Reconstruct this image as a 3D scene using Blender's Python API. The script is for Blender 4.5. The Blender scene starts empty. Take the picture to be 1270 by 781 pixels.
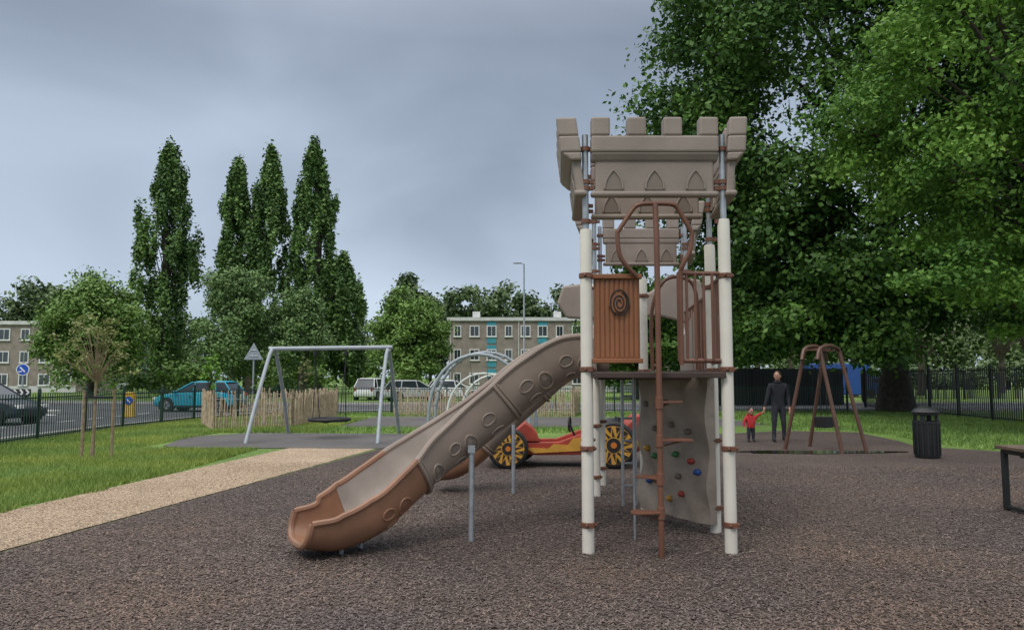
import bpy, math, random
import numpy as np
from mathutils import Vector, Matrix, Euler
random.seed(7); rng=np.random.default_rng(11)
S=bpy.context.scene
def link(o):
    S.collection.objects.link(o); return o
# ------------------------------------------------------------ materials
def mat(name,col,rough=.6,var=.0,scale=5,bump=0,bscale=None,metal=0,col2=None,spec=.5,detail=4):
    m=bpy.data.materials.new(name); m.use_nodes=True; nt=m.node_tree; N=nt.nodes; L=nt.links
    b=N['Principled BSDF']; b.inputs['Roughness'].default_value=rough; b.inputs['Metallic'].default_value=metal
    b.inputs['Specular IOR Level'].default_value=spec
    tc=N.new('ShaderNodeTexCoord')
    no=N.new('ShaderNodeTexNoise'); no.inputs['Scale'].default_value=scale; no.inputs['Detail'].default_value=detail
    L.new(tc.outputs['Object'],no.inputs['Vector'])
    r=N.new('ShaderNodeValToRGB'); r.color_ramp.elements[0].position=.35; r.color_ramp.elements[1].position=.65
    c2=col2 or tuple(min(1,c*(1+var)) for c in col); c1=tuple(c*(1-var) for c in col) if not col2 else col
    r.color_ramp.elements[0].color=(*c1,1); r.color_ramp.elements[1].color=(*c2,1)
    L.new(no.outputs['Fac'],r.inputs[0]); L.new(r.outputs[0],b.inputs['Base Color'])
    if bump:
        n2=N.new('ShaderNodeTexNoise'); n2.inputs['Scale'].default_value=bscale or scale*4; n2.inputs['Detail'].default_value=5
        L.new(tc.outputs['Object'],n2.inputs['Vector'])
        bp=N.new('ShaderNodeBump'); bp.inputs['Strength'].default_value=bump; bp.inputs['Distance'].default_value=.02
        L.new(n2.outputs['Fac'],bp.inputs['Height']); L.new(bp.outputs[0],b.inputs['Normal'])
    return m
def leafmat(name,c1,c2,trans=.35,warm=None):
    m=bpy.data.materials.new(name); m.use_nodes=True; nt=m.node_tree; N=nt.nodes; L=nt.links
    b=N['Principled BSDF']; b.inputs['Roughness'].default_value=.55; b.inputs['Specular IOR Level'].default_value=.25
    at=N.new('ShaderNodeAttribute'); at.attribute_name='tone'
    r=N.new('ShaderNodeValToRGB'); r.color_ramp.elements[0].color=(*c1,1); r.color_ramp.elements[1].color=(*c2,1)
    L.new(at.outputs['Fac'],r.inputs[0]); col=r.outputs[0]
    if warm:
        g=N.new('ShaderNodeNewGeometry'); n1=N.new('ShaderNodeTexNoise'); n1.inputs['Scale'].default_value=.45; n1.inputs['Detail'].default_value=5; L.new(g.outputs['Position'],n1.inputs['Vector'])
        r3=N.new('ShaderNodeValToRGB'); r3.color_ramp.elements[0].position=.38; r3.color_ramp.elements[1].position=.64; r3.color_ramp.elements[0].color=(.9,.9,.94,1); r3.color_ramp.elements[1].color=(*warm,1); L.new(n1.outputs['Fac'],r3.inputs[0])
        mm=N.new('ShaderNodeMixRGB'); mm.blend_type='MULTIPLY'; mm.inputs[0].default_value=1; L.new(col,mm.inputs[1]); L.new(r3.outputs[0],mm.inputs[2]); col=mm.outputs[0]
    L.new(col,b.inputs['Base Color'])
    if trans>0:
        t=N.new('ShaderNodeBsdfTranslucent'); mx=N.new('ShaderNodeMixShader'); mx.inputs[0].default_value=trans
        L.new(col,t.inputs[0]); L.new(b.outputs[0],mx.inputs[1]); L.new(t.outputs[0],mx.inputs[2])
        L.new(mx.outputs[0],N['Material Output'].inputs[0])
    return m
M={}
M['cream']=mat('cream_paint',(.66,.62,.54),.38,.06,3,.05)
M['steel']=mat('galvanised_steel',(.38,.40,.42),.42,.15,8,.05,metal=.6)
M['greypaint']=mat('grey_paint',(.30,.33,.36),.4,.1,4)
M['brown']=mat('brown_paint',(.15,.062,.036),.45,.15,4,.05)
M['brown_d']=mat('swing_brown_paint',(.10,.048,.03),.5,.15,4,.05)
M['orange']=mat('orange_brown_panel',(.25,.095,.038),.5,.12,3,.1,60)
M['taupe']=mat('taupe_plastic',(.265,.215,.182),.55,.12,2.2,.18,90)
M['taupe_d']=mat('taupe_holds_recess_shade',(.19,.152,.125),.6,.10,3,.1,90)  # own colour of the holds; painted recess shade in arches and slide ovals
M['slide_up']=mat('slide_taupe_plastic',(.265,.205,.165),.45,.14,2.0,.12,70)
M['slide_lo']=mat('slide_brown_plastic',(.25,.125,.072),.4,.18,2.5,.1,50)
M['slide_in']=mat('slide_worn_plastic',(.40,.35,.31),.4,.15,3,.05,50)
M['deck']=mat('deck_dark',(.05,.03,.022),.6,.2,5)
M['black']=mat('black_rubber',(.012,.012,.013),.6,.2,6)
M['darkcloth']=mat('dark_cloth',(.012,.013,.018),.9,.3,12,.3,60)
M['trouser']=mat('trouser_cloth',(.022,.024,.032),.9,.3,10,.3,60)
M['redcloth']=mat('red_cloth',(.42,.02,.025),.8,.2,14,.3,60)
M['skin']=mat('skin',(.42,.22,.15),.55,.08,10)
M['hair']=mat('hair',(.02,.014,.01),.8,.3,60,.4,200)
M['white']=mat('white_paint',(.75,.75,.73),.4,.05,3)
M['bark']=mat('bark',(.035,.028,.02),.9,.4,5,.8,14,col2=(.075,.062,.045))
M['bark_l']=mat('pale_bark',(.10,.085,.065),.9,.4,5,.6,20,col2=(.2,.18,.15))
M['wood']=mat('stake_wood',(.26,.19,.12),.8,.25,12,.4,60)
M['paling']=mat('chestnut_paling',(.34,.25,.16),.85,.4,9,.4,60,col2=(.56,.45,.32))
M['green']=mat('green_fence_paint',(.012,.04,.028),.45,.15,5)
M['blackfence']=mat('black_fence_paint',(.012,.014,.014),.45,.2,5)
M['red']=mat('red_plastic',(.32,.045,.025),.6,.18,4)
M['yellow']=mat('yellow_plastic',(.52,.27,.04),.5,.12,4)
M['orangep']=mat('orange_plastic',(.50,.15,.02),.4,.1,4)
M['blue']=mat('blue_plastic',(.02,.07,.27),.4,.1,4)
M['greenp']=mat('green_plastic',(.04,.17,.05),.4,.1,4)
M['glass']=mat('window_glass',(.03,.04,.045),.08,.3,.8,spec=.8)
M['carblue']=mat('turquoise_car_paint',(.02,.30,.40),.25,.05,2)
M['cardark']=mat('dark_car_paint',(.015,.02,.03),.22,.1,2)
M['carsilver']=mat('silver_car_paint',(.4,.41,.42),.28,.05,2)
M['carwhite']=mat('white_car_paint',(.7,.7,.7),.28,.05,2)
M['wheelrim']=mat('alloy',(.4,.4,.42),.35,.1,8,metal=.7)
M['brick']=mat('grey_brick',(.27,.225,.195),.9,.15,1.5,.2,30)
M['concrete']=mat('concrete_band',(.58,.58,.56),.8,.1,2)
M['teal']=mat('teal_cladding',(.05,.30,.38),.6,.1,2)
M['kerb']=mat('kerb_concrete',(.36,.35,.33),.85,.2,6,.2)
M['tablewood']=mat('table_boards',(.11,.075,.05),.7,.25,8,.3)

# ------------------------------------------------------------ mesh builder
class MB:
    def __init__(s): s.v=[]; s.f=[]; s.m=[]
    def add(s,v,f,mi=0):
        o=len(s.v); s.v+= [tuple(p) for p in v]; s.f+=[tuple(i+o for i in q) for q in f]; s.m+=[mi]*len(f); return s
    def box(s,c,d,rot=None,mi=0):
        hx,hy,hz=d[0]/2,d[1]/2,d[2]/2
        vs=[Vector((x*hx,y*hy,z*hz)) for x in(-1,1) for y in(-1,1) for z in(-1,1)]
        if rot is not None:
            R=Euler(rot).to_matrix() if not isinstance(rot,Matrix) else rot
            vs=[R@v for v in vs]
        c=Vector(c); vs=[v+c for v in vs]
        return s.add(vs,[(0,1,3,2),(4,6,7,5),(0,4,5,1),(2,3,7,6),(0,2,6,4),(1,5,7,3)],mi)
    def tube(s,pts,r,n=10,closed=False,cap=True,mi=0):
        P=[Vector(p) for p in pts]; k=len(P)
        if not hasattr(r,'__len__'): r=[r]*k
        T=[]
        for i in range(k):
            if closed: t=P[(i+1)%k]-P[i-1]
            else: t=P[min(i+1,k-1)]-P[max(i-1,0)]
            T.append(t.normalized())
        u=Vector((0,0,1)) if abs(T[0].z)<.9 else Vector((1,0,0))
        u=(u-T[0]*u.dot(T[0])).normalized(); vs=[]
        for i in range(k):
            u=(u-T[i]*u.dot(T[i])).normalized(); w=T[i].cross(u)
            for j in range(n):
                a=2*math.pi*j/n; vs.append(P[i]+(u*math.cos(a)+w*math.sin(a))*r[i])
        fs=[]
        for i in range(k if closed else k-1):
            i2=(i+1)%k
            for j in range(n):
                j2=(j+1)%n; fs.append((i*n+j,i*n+j2,i2*n+j2,i2*n+j))
        if cap and not closed:
            fs.append(tuple(range(n-1,-1,-1))); fs.append(tuple((k-1)*n+j for j in range(n)))
        return s.add(vs,fs,mi)
    def prism(s,poly,a,b,axis='y',mi=0):
        def P(p,q,t):
            return (p,t,q) if axis=='y' else ((t,p,q) if axis=='x' else (p,q,t))
        n=len(poly); vs=[P(p,q,a) for p,q in poly]+[P(p,q,b) for p,q in poly]
        fs=[tuple(range(n)),tuple(range(2*n-1,n-1,-1))]+[(i,i+n,(i+1)%n+n,(i+1)%n) for i in range(n)]
        return s.add(vs,fs,mi)
    def sph(s,c,r,n=10,mi=0):
        if not hasattr(r,'__len__'): r=(r,r,r)
        vs=[];fs=[];h=n//2+1
        for i in range(h+1):
            t=math.pi*i/h
            for j in range(n):
                a=2*math.pi*j/n; vs.append((c[0]+r[0]*math.sin(t)*math.cos(a),c[1]+r[1]*math.sin(t)*math.sin(a),c[2]+r[2]*math.cos(t)))
        for i in range(h):
            for j in range(n): fs.append((i*n+j,(i+1)*n+j,(i+1)*n+(j+1)%n,i*n+(j+1)%n))
        return s.add(vs,fs,mi)
    def xf(s,mtx):
        s.v=[tuple(mtx@Vector(p)) for p in s.v]; return s
    def obj(s,name,mats,parent=None,smooth=False,bevel=0,fix=True):
        me=bpy.data.meshes.new(name); me.from_pydata(s.v,[],s.f); 
        if not isinstance(mats,(list,tuple)): mats=[mats]
        for m in mats: me.materials.append(m)
        me.polygons.foreach_set('material_index',s.m)
        me.update()
        if fix:
            import bmesh
            bm=bmesh.new(); bm.from_mesh(me); bmesh.ops.recalc_face_normals(bm,faces=bm.faces); bm.to_mesh(me); bm.free()
        o=bpy.data.objects.new(name,me); link(o)
        if smooth:
            me.polygons.foreach_set('use_smooth',[True]*len(me.polygons))
            try: me.set_sharp_from_angle(angle=math.radians(42))
            except Exception: pass
        if bevel:
            b=o.modifiers.new('bev','BEVEL'); b.width=bevel; b.segments=2; b.limit_method='ANGLE'; b.angle_limit=math.radians(40)
        if parent: o.parent=parent
        return o
def empty(name,loc=(0,0,0),rz=0,sc=1):
    o=bpy.data.objects.new(name,None); o.location=loc; o.rotation_euler=(0,0,rz); o.scale=(sc,)*3; o.empty_display_size=.2; return link(o)
def cr(pts,n=6):
    P=[Vector(p) for p in pts]; P=[P[0]*2-P[1]]+P+[P[-1]*2-P[-2]]; out=[]
    for i in range(1,len(P)-2):
        for k in range(n):
            t=k/n; a,b,c,d=P[i-1],P[i],P[i+1],P[i+2]
            out.append(.5*((2*b)+(c-a)*t+(2*a-5*b+4*c-d)*t*t+(3*b-a-3*c+d)*t**3))
    out.append(P[-2]); return out

# ------------------------------------------------------------ numpy quads
def quadmesh(name,V,tone,m,parent=None,k=4):
    n=len(V)//k
    me=bpy.data.meshes.new(name)
    me.vertices.add(n*k); me.vertices.foreach_set('co',V.astype(np.float32).ravel())
    me.loops.add(n*k); me.loops.foreach_set('vertex_index',np.arange(n*k,dtype=np.int32))
    me.polygons.add(n); me.polygons.foreach_set('loop_start',np.arange(0,n*k,k,dtype=np.int32))
    try: me.polygons.foreach_set('loop_total',np.full(n,k,dtype=np.int32))
    except Exception: pass
    at=me.attributes.new('tone','FLOAT','FACE'); at.data.foreach_set('value',tone.astype(np.float32))
    me.materials.append(m); me.update(); me.validate()
    o=bpy.data.objects.new(name,me); link(o)
    if parent: o.parent=parent
    return o
def unit(n):
    d=rng.normal(size=(n,3)); return d/np.linalg.norm(d,axis=1,keepdims=True)
def leaves(name,C,R,num,size,m,parent=None,fill=.42,ratio=.6,tvar=.35):
    C=np.array(C,float); R=np.array(R,float)
    if R.ndim==1: R=np.stack([R,R,R*.75],1)
    idx=np.repeat(np.arange(len(C)),num); n=len(idx)
    d=unit(n); rr=rng.random(n)**fill
    p=C[idx]+d*R[idx]*rr[:,None]*(1+.25*rng.normal(size=(n,1)))
    nn=d*.7+np.array([0,0,.5])+unit(n)*.9; nn/=np.linalg.norm(nn,axis=1,keepdims=True)
    a=np.cross(nn,unit(n)); a/=np.linalg.norm(a,axis=1,keepdims=True); b=np.cross(nn,a)
    s=(size*(.6+.8*rng.random(n)))[:,None]
    V=np.stack([p-a*s*.5,p+b*s*ratio*.5,p+a*s*.5,p-b*s*ratio*.5],1).reshape(-1,3)
    ct=rng.random(len(C))
    tone=np.clip(.5+(ct[idx]-.5)*tvar*1.6+rng.normal(size=n)*tvar*.45,0,1)
    return quadmesh(name,V,tone,m,parent)

# ------------------------------------------------------------ world / sun / camera
w=bpy.data.worlds.new('World'); S.world=w; w.use_nodes=True
nt=w.node_tree; N=nt.nodes; L=nt.links; N.clear()
out=N.new('ShaderNodeOutputWorld'); bg=N.new('ShaderNodeBackground'); bg2=N.new('ShaderNodeBackground'); mx=N.new('ShaderNodeMixShader')
sky=N.new('ShaderNodeTexSky'); sky.sky_type='NISHITA'; sky.sun_disc=False; sky.sun_elevation=math.radians(52); sky.sun_rotation=math.radians(215)
L.new(sky.outputs[0],bg.inputs[0]); bg.inputs[1].default_value=.06
tc=N.new('ShaderNodeTexCoord'); sp=N.new('ShaderNodeSeparateXYZ'); L.new(tc.outputs['Generated'],sp.inputs[0])
rp=N.new('ShaderNodeValToRGB'); e=rp.color_ramp.elements
e[0].position=0; e[0].color=(.57,.67,.77,1); e[1].position=1; e[1].color=(1.7,1.72,1.74,1)
q=e.new(.13); q.color=(.50,.59,.71,1); q=e.new(.28); q.color=(.38,.455,.56,1); q=e.new(.42); q.color=(.29,.345,.435,1); q=e.new(.52); q.color=(.42,.475,.56,1); q=e.new(.72); q.color=(1.5,1.53,1.56,1)
L.new(sp.outputs[2],rp.inputs[0])
mp=N.new('ShaderNodeMapping'); mp.inputs['Scale'].default_value=(1.25,1.25,2.2); mp.inputs['Location'].default_value=(.72,.2,.35); L.new(tc.outputs['Generated'],mp.inputs[0])
no=N.new('ShaderNodeTexNoise'); no.inputs['Scale'].default_value=1.7; no.inputs['Detail'].default_value=4; no.inputs['Roughness'].default_value=.4; no.inputs['Distortion'].default_value=.5
L.new(mp.outputs[0],no.inputs['Vector'])
r2=N.new('ShaderNodeValToRGB'); r2.color_ramp.elements[0].position=.34; r2.color_ramp.elements[0].color=(.76,.775,.80,1); r2.color_ramp.elements[1].position=.66; r2.color_ramp.elements[1].color=(1.28,1.26,1.25,1)
L.new(no.outputs['Fac'],r2.inputs[0])
mm=N.new('ShaderNodeMixRGB'); mm.blend_type='MULTIPLY'; mm.inputs[0].default_value=1; L.new(rp.outputs[0],mm.inputs[1]); L.new(r2.outputs[0],mm.inputs[2])
L.new(mm.outputs[0],bg2.inputs[0]); bg2.inputs[1].default_value=1.1
mx.inputs[0].default_value=.92; L.new(bg.outputs[0],mx.inputs[1]); L.new(bg2.outputs[0],mx.inputs[2]); L.new(mx.outputs[0],out.inputs[0])
sun=bpy.data.lights.new('sun','SUN'); sun.energy=1.5; sun.angle=math.radians(20); sun.color=(1,.96,.9)
so=bpy.data.objects.new('sun',sun); so.rotation_euler=(math.radians(38),0,math.radians(-35)); link(so)
cam=bpy.data.cameras.new('camera'); co=bpy.data.objects.new('camera',cam); link(co); S.camera=co
cam.sensor_width=36; cam.lens=930/1270*36; cam.clip_end=6000; cam.clip_start=.05
co.location=(0,0,1.6); co.rotation_euler=(math.radians(94.8),0,0)
S.view_settings.view_transform='Standard'; S.view_settings.look='None'; S.view_settings.exposure=0

# ------------------------------------------------------------ ground
def groundmat(name,cols,scales,bump,bs,rough=.9,voro=None):
    m=bpy.data.materials.new(name); m.use_nodes=True; nt=m.node_tree; N=nt.nodes; L=nt.links; b=N['Principled BSDF']
    b.inputs['Roughness'].default_value=rough; b.inputs['Specular IOR Level'].default_value=.3
    g=N.new('ShaderNodeNewGeometry')
    n1=N.new('ShaderNodeTexNoise'); n1.inputs['Scale'].default_value=scales[0]; n1.inputs['Detail'].default_value=6; L.new(g.outputs['Position'],n1.inputs['Vector'])
    r=N.new('ShaderNodeValToRGB'); r.color_ramp.elements[0].position=.34; r.color_ramp.elements[1].position=.66
    r.color_ramp.elements[0].color=(*cols[0],1); r.color_ramp.elements[1].color=(*cols[1],1); L.new(n1.outputs['Fac'],r.inputs[0])
    if voro:
        t=N.new('ShaderNodeTexVoronoi'); t.inputs['Scale'].default_value=voro; L.new(g.outputs['Position'],t.inputs['Vector']); sep=N.new('ShaderNodeSeparateColor'); L.new(t.outputs['Color'],sep.inputs[0]); fac=sep.outputs[0]
        hgt=t.outputs['Distance']
    else:
        t=N.new('ShaderNodeTexNoise'); t.inputs['Scale'].default_value=scales[1]; t.inputs['Detail'].default_value=8; t.inputs['Roughness'].default_value=.7; L.new(g.outputs['Position'],t.inputs['Vector']); fac=t.outputs['Fac']; hgt=fac
    rr=N.new('ShaderNodeValToRGB'); rr.color_ramp.elements[0].position=.1 if voro else .3; rr.color_ramp.elements[1].position=.95 if voro else .7
    rr.color_ramp.elements[0].color=(.45,.45,.45,1); rr.color_ramp.elements[1].color=(1.5,1.5,1.5,1); L.new(fac,rr.inputs[0])
    mm=N.new('ShaderNodeMixRGB'); mm.blend_type='MULTIPLY'; mm.inputs[0].default_value=1; L.new(r.outputs[0],mm.inputs[1]); L.new(rr.outputs[0],mm.inputs[2]); L.new(mm.outputs[0],b.inputs['Base Color'])
    bp=N.new('ShaderNodeBump'); bp.inputs['Strength'].default_value=bump; bp.inputs['Distance'].default_value=.03
    L.new(hgt,bp.inputs['Height']); L.new(bp.outputs[0],b.inputs['Normal'])
    return m
def sheet(name,poly,z,m):
    b=MB(); b.add([(x,y,z) for x,y in poly],[tuple(range(len(poly)))]); return b.obj(name,m)
GR=groundmat('grass_ground',[(.085,.15,.03),(.16,.25,.055)],(.35,9),.6,9)
MU=groundmat('rubber_mulch_base',[(.098,.076,.067),(.145,.108,.090)],(.45,60),.9,60,voro=60)
TA=groundmat('tan_resin_path',[(.36,.265,.18),(.46,.35,.245)],(.6,60),.5,60,voro=70)
AS=groundmat('asphalt',[(.070,.072,.078),(.10,.103,.108)],(.3,80),.3,80)
WP=groundmat('grey_tarmac',[(.095,.088,.085),(.135,.125,.12)],(.5,80),.4,80)
sheet('ground',[(-3000,-60),(3000,-60),(3000,4000),(-3000,4000)],0,GR)
mul=[(-6.0,-2),(-4.72,7.05),(-4.0,11.3),(-3.0,17.2),(-2.4,18.2),(-1.0,19.6),(1.5,20.2),(5,21.2),(8.2,23),(10.2,22.4),(9.9,19.5),(9.5,17.8),(11,16.3),(15,15.6),(22,14.5),(22,-2)]
sheet('mulch_ground',mul,.004,MU)
sheet('tan_path',[(-7.15,-2),(-6.9,3),(-6.1,8.9),(-5.7,12.4),(-5.05,17.6),(-3.05,17.4),(-4.02,11.3),(-4.74,7.05),(-5.95,-2)],.010,TA)
sheet('swing_tarmac',[(-8.2,17.8),(-7.3,17.2),(-5,17.3),(-3.0,17.15),(-2.0,18.3),(-1.4,20.4),(-2.2,21.6),(-7.6,22.0),(-8.8,20.5)],.014,WP)
sheet('play_tarmac',[(-7,25.4),(-3,24.6),(6,24.6),(9,26),(8,30.5),(-5.5,31.5)],.004,WP)
road=[(-12.6,6),(-12.9,24),(-12.4,29),(-10.5,33.2),(-6,35.2),(0,36),(30,37),(80,38),(80,46),(20,45),(-5,44.5),(-20,46),(-45,52),(-80,58),(-80,44),(-40,38),(-24,30),(-20.5,22),(-20,6)]
sheet('road',road,.004,AS)
b=MB()
def kerbline(b,pts):
    for i in range(len(pts)-1):
        p=Vector((*pts[i],0)); q=Vector((*pts[i+1],0)); d=q-p; b.box((p+q)/2+Vector((0,0,.055)),(d.length+.05,.14,.13),(0,0,math.atan2(d.y,d.x)))
kerbline(b,[(-12.5,6),(-12.8,24),(-12.3,29),(-10.4,33.1),(-6,35.1),(0,35.9),(30,36.9),(80,37.9)])
kerbline(b,[(80,46.1),(20,45.1),(-5,44.6),(-20,46.1),(-45,52.1)]); kerbline(b,[(-20.1,6),(-20.6,22),(-24.1,30)])
b.obj('kerb',M['kerb'],bevel=.02)
b=MB()
for i in range(14):
    b.box((-16.3-.02*i,8+i*2.0,.0085),(.12,1.1,.001))
for i in range(20):
    b.box((-12+i*3,40.3+i*.06,.0085),(1.5,.12,.001),(0,0,.02))
b.box((-22,34.3,.0085),(.3,6,.001),(0,0,.9)); b.obj('road_markings',M['white'])
sheet('pavement',[(80,46.2),(20,45.2),(-5,44.7),(-20,46.2),(-45,52.2),(-45,54.4),(-20,48.4),(-5,46.9),(20,47.4),(80,48.4)],.09,WP)
b=MB(); b.tube([(-22,33.8,0),(-22,33.8,.13)],[1.6,1.55],20); b.obj('traffic_island',M['kerb'])
b=MB(); pts=[]
for i in range(40):
    a=2*math.pi*i/40; r=1+.14*math.sin(3*a+1)+.08*math.sin(7*a); pts.append((6.55+1.75*r*math.cos(a),16.35+.33*r*math.sin(a),.0165))
b.add(pts,[tuple(range(40))]); b.obj('puddle',mat('puddle_water',(.02,.018,.016),.04,.1,2,spec=.8))

def flat_quads(P,yaw,L0,W0,tilt,z):
    n=len(P); a=np.stack([np.cos(yaw),np.sin(yaw),rng.normal(size=n)*tilt],1); c=np.stack([-np.sin(yaw),np.cos(yaw),rng.normal(size=n)*tilt],1)
    p=np.concatenate([P,z[:,None]],1)
    l=L0[:,None]/2; ww=W0[:,None]/2
    return np.stack([p-a*l-c*ww*.6,p+a*l*.9-c*ww,p+a*l+c*ww*.7,p-a*l*.8+c*ww],1).reshape(-1,3)
n=210000
y=4.2+(rng.random(n)**1.35)*9.5; x=(rng.random(n)*2-1)*(y*.72+.3)
lim=-5.93+.172*y
k=x>lim+.05; x=x[k]; y=y[k]; n=len(x)
V=flat_quads(np.stack([x,y],1),rng.random(n)*6.28,.012+.024*rng.random(n),.005+.008*rng.random(n),.22,.008+.008*rng.random(n))
tn=np.clip(rng.beta(2.4,3.0,size=n)+.08*np.sin(x*1.3+y*.7)*np.sin(y*1.1-x*.4),0,1)
cm=leafmat('mulch_chip',(.060,.048,.044),(.265,.21,.182),0,warm=(1.18,1.02,.88))
quadmesh('rubber_mulch',V,tn,cm)
n=26000; y=5.5+rng.random(n)*9; t=rng.random(n); xl=-7.0+.108*y; xr=-5.93+.172*y; x=xl+(xr-xl)*t
V=flat_quads(np.stack([x,y],1),rng.random(n)*6.28,.008+.012*rng.random(n),.006+.008*rng.random(n),.2,.013+.004*rng.random(n))
quadmesh('path_grit',V,rng.random(n),leafmat('grit',(.24,.16,.10),(.62,.48,.34),0))
def blades(name,P,h,wd,m):
    n=len(P); yaw=rng.random(n)*6.28; lean=rng.normal(size=(n,2))*h[:,None]*.45
    base=np.concatenate([P,np.full((n,1),.0)],1); s=np.stack([np.cos(yaw),np.sin(yaw),np.zeros(n)],1)*wd
    tip=base+np.concatenate([lean,h[:,None]],1)
    V=np.stack([base-s,base+s,tip],1).reshape(-1,3)
    patch=.5+.25*np.sin(P[:,0]*1.1+2*np.sin(P[:,1]*.7))*np.sin(P[:,1]*.9)
    return quadmesh(name,V,np.clip(patch+rng.normal(size=n)*.2,0,1),m,k=3)
gm=leafmat('grass_blades',(.115,.205,.040),(.30,.43,.11),.15,warm=(1.35,1.08,.95))
n=220000
y=8+rng.random(n)**1.2*22; x=-12.3+rng.random(n)*6.6
ed=-7.05+.108*y+.07*np.sin(y*3.1)+.05*np.sin(y*7.7)
k=(x<ed)&(x>-.72*y-.3)
k&=~((y>17.0)&(y<22.2)&(x>-8.6)); x=x[k]; y=y[k]
cl=.6+.4*np.sin(x*2.3+y)*np.sin(y*1.7-x)
P=np.stack([x,y],1); blades('lawn_grass',P,(.04+.06*rng.random(len(x)))*(1+.3*cl),.005+.0002*y[:,None],gm)
n=110000; y=16+rng.random(n)*20; x=-8+rng.random(n)*30
k=(((y>21.9)&(y<24.5)&(x<5)&(x>-9))|((y>31.6)&(y<35)&(x<12))|((y>23.1)&(x>8.6)&(x<18.6))|((y<23.1)&(y>17)&(x>10.4)&(x<18))|((y>31.6)&(x>9)&(x<18.6)))
x=x[k]; y=y[k]; blades('verge_grass',np.stack([x,y],1),.05+.07*rng.random(len(x)),.014,leafmat('verge_blades',(.095,.17,.035),(.22,.34,.08),.0))

# ------------------------------------------------------------ trees
LM={'pop':leafmat('poplar_leaf',(.050,.105,.030),(.155,.26,.07),0),
    'mid':leafmat('lime_leaf',(.085,.16,.032),(.20,.32,.075),0),
    'soft':leafmat('birch_leaf',(.08,.145,.045),(.18,.28,.095),0),
    'oak':leafmat('oak_leaf',(.030,.080,.017),(.125,.235,.045),.15),
    'near':leafmat('near_oak_leaf',(.060,.145,.024),(.21,.37,.065),.25),
    'far':leafmat('far_leaf',(.05,.09,.035),(.14,.20,.08),0),
    'pale':leafmat('pale_leaf',(.08,.13,.045),(.17,.23,.09),0)}
def trunk_branches(e,base,top,r,targets,barkm,rb=.12,lo=.25,n=10,name='trunk',segs=7):
    b=MB(); B=Vector(base); T=Vector(top); pts=[];rs=[]
    for i in range(9):
        t=i/8; p=B.lerp(T,t)+Vector((math.sin(t*5+B.x)*r*.35,math.cos(t*4+B.y)*r*.3,0))*(1 if 0<i else 0); pts.append(p)
        rs.append(r*(1.5 if i==0 else 1.0)*(1-.72*t)+.01)
    b.tube(pts,rs,n)
    for tg in targets:
        tg=Vector(tg); t=min(.95,max(lo,((tg.z-B.z)/(T.z-B.z+.01))*.62-.02+random.uniform(-.05,.05))); k=t*8; i=int(k); p0=pts[i].lerp(pts[min(8,i+1)],k-i)
        mid=p0.lerp(tg,.5)+Vector((random.uniform(-.06,.06),random.uniform(-.06,.06),.13))*(tg-p0).length
        q=[]; 
        for j in range(segs):
            s=j/(segs-1); q.append(p0*(1-s)**2+mid*2*s*(1-s)+tg*s*s)
        r0=rb*(.6+.6*random.random()); b.tube(q,[r0*(1-.85*j/(segs-1))+.15*rb*.3 for j in range(segs)],6)
    b.obj(name,barkm,e,smooth=True)
def round_tree(name,x,y,h,rad,crown_lo,m,nc=90,num=220,size=.3,cr_=(.16,.3),barkm=None,tr=.2,shape=1.0,nb=16,fill=.42,hollow=.35,yr=None,lo=.25):
    e=empty(name,(x,y,0)); cz=(h+crown_lo)/2; rz=(h-crown_lo)/2; C=[];R=[]
    sd=random.random()*6
    while len(C)<nc:
        d=Vector((random.gauss(0,1),random.gauss(0,1),random.gauss(0,1))).normalized(); rr=random.uniform(hollow,1)**.6
        az=math.atan2(d.y,d.x); wob=1+.13*math.sin(3*az+sd)+.1*math.sin(5*d.z*2+az*2+sd)
        fr=(1-.25*shape*d.z) 
        s=random.uniform(*cr_)*rad
        C.append((d.x*rr*(rad-s*.6)*wob*fr,d.y*rr*((yr or rad)-s*.6)*wob*fr,cz+d.z*rr*(rz-s*.5)*wob)); R.append(s)
    trunk_branches(e,(0,0,0),(0,0,crown_lo+(h-crown_lo)*.75),tr,random.sample(C,min(nb,len(C))),barkm or M['bark'],rb=tr*.45,lo=lo)
    leaves('crown',C,R,num,size,m,e,fill=fill); return e
def poplar(name,x,y,h,rad,lean=0,spires=((0,1,1),)):
    e=empty(name,(x,y,0)); C=[];R=[]
    for (ox,hf,rf) in spires:
        hh=h*hf; rd=rad*rf; ph=random.random()*6
        for i in range(150):
            t=random.random()**.8; z=1.8+(hh-2.9)*t
            prof=min(1,.72+1.2*t)*max(.12,min(1.0,(1-t)*2.6)**.7)
            a=random.random()*6.28
            lump=1+.16*math.sin(z*.8+ph+2*math.cos(a))+.12*math.sin(z*1.9+a*3+ph)
            rr=rd*prof*(.25+.66*random.random()**.7)*lump
            k=rd*.20*(.6+.8*random.random())*(1.1-.35*t)
            C.append((ox+lean*t+rr*math.cos(a),rr*math.sin(a),z)); R.append((k,k,k*3.2))
    leaves('crown',C,np.array(R),240,.36,LM['pop'],e,fill=.6,tvar=.6)
    trunk_branches(e,(0,0,0),(lean*.6,0,h*.8),.5,random.sample(C,24),M['bark'],rb=.12)
poplar('poplar_tree',-34.9,75,25.8,3.1)
poplar('poplar_tree',-26.4,76,25.6,3.1,spires=((-1.9,.975,.72),(1.5,1,.92)))
poplar('poplar_tree',-19.5,75,26.0,2.8,lean=-.4,spires=((-.2,1,1),(2.9,.56,.72)))
round_tree('lime_tree',-33.6,60,9.9,4.5,1.4,LM['mid'],nc=120,num=300,size=.26,tr=.2,cr_=(.18,.34))
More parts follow.
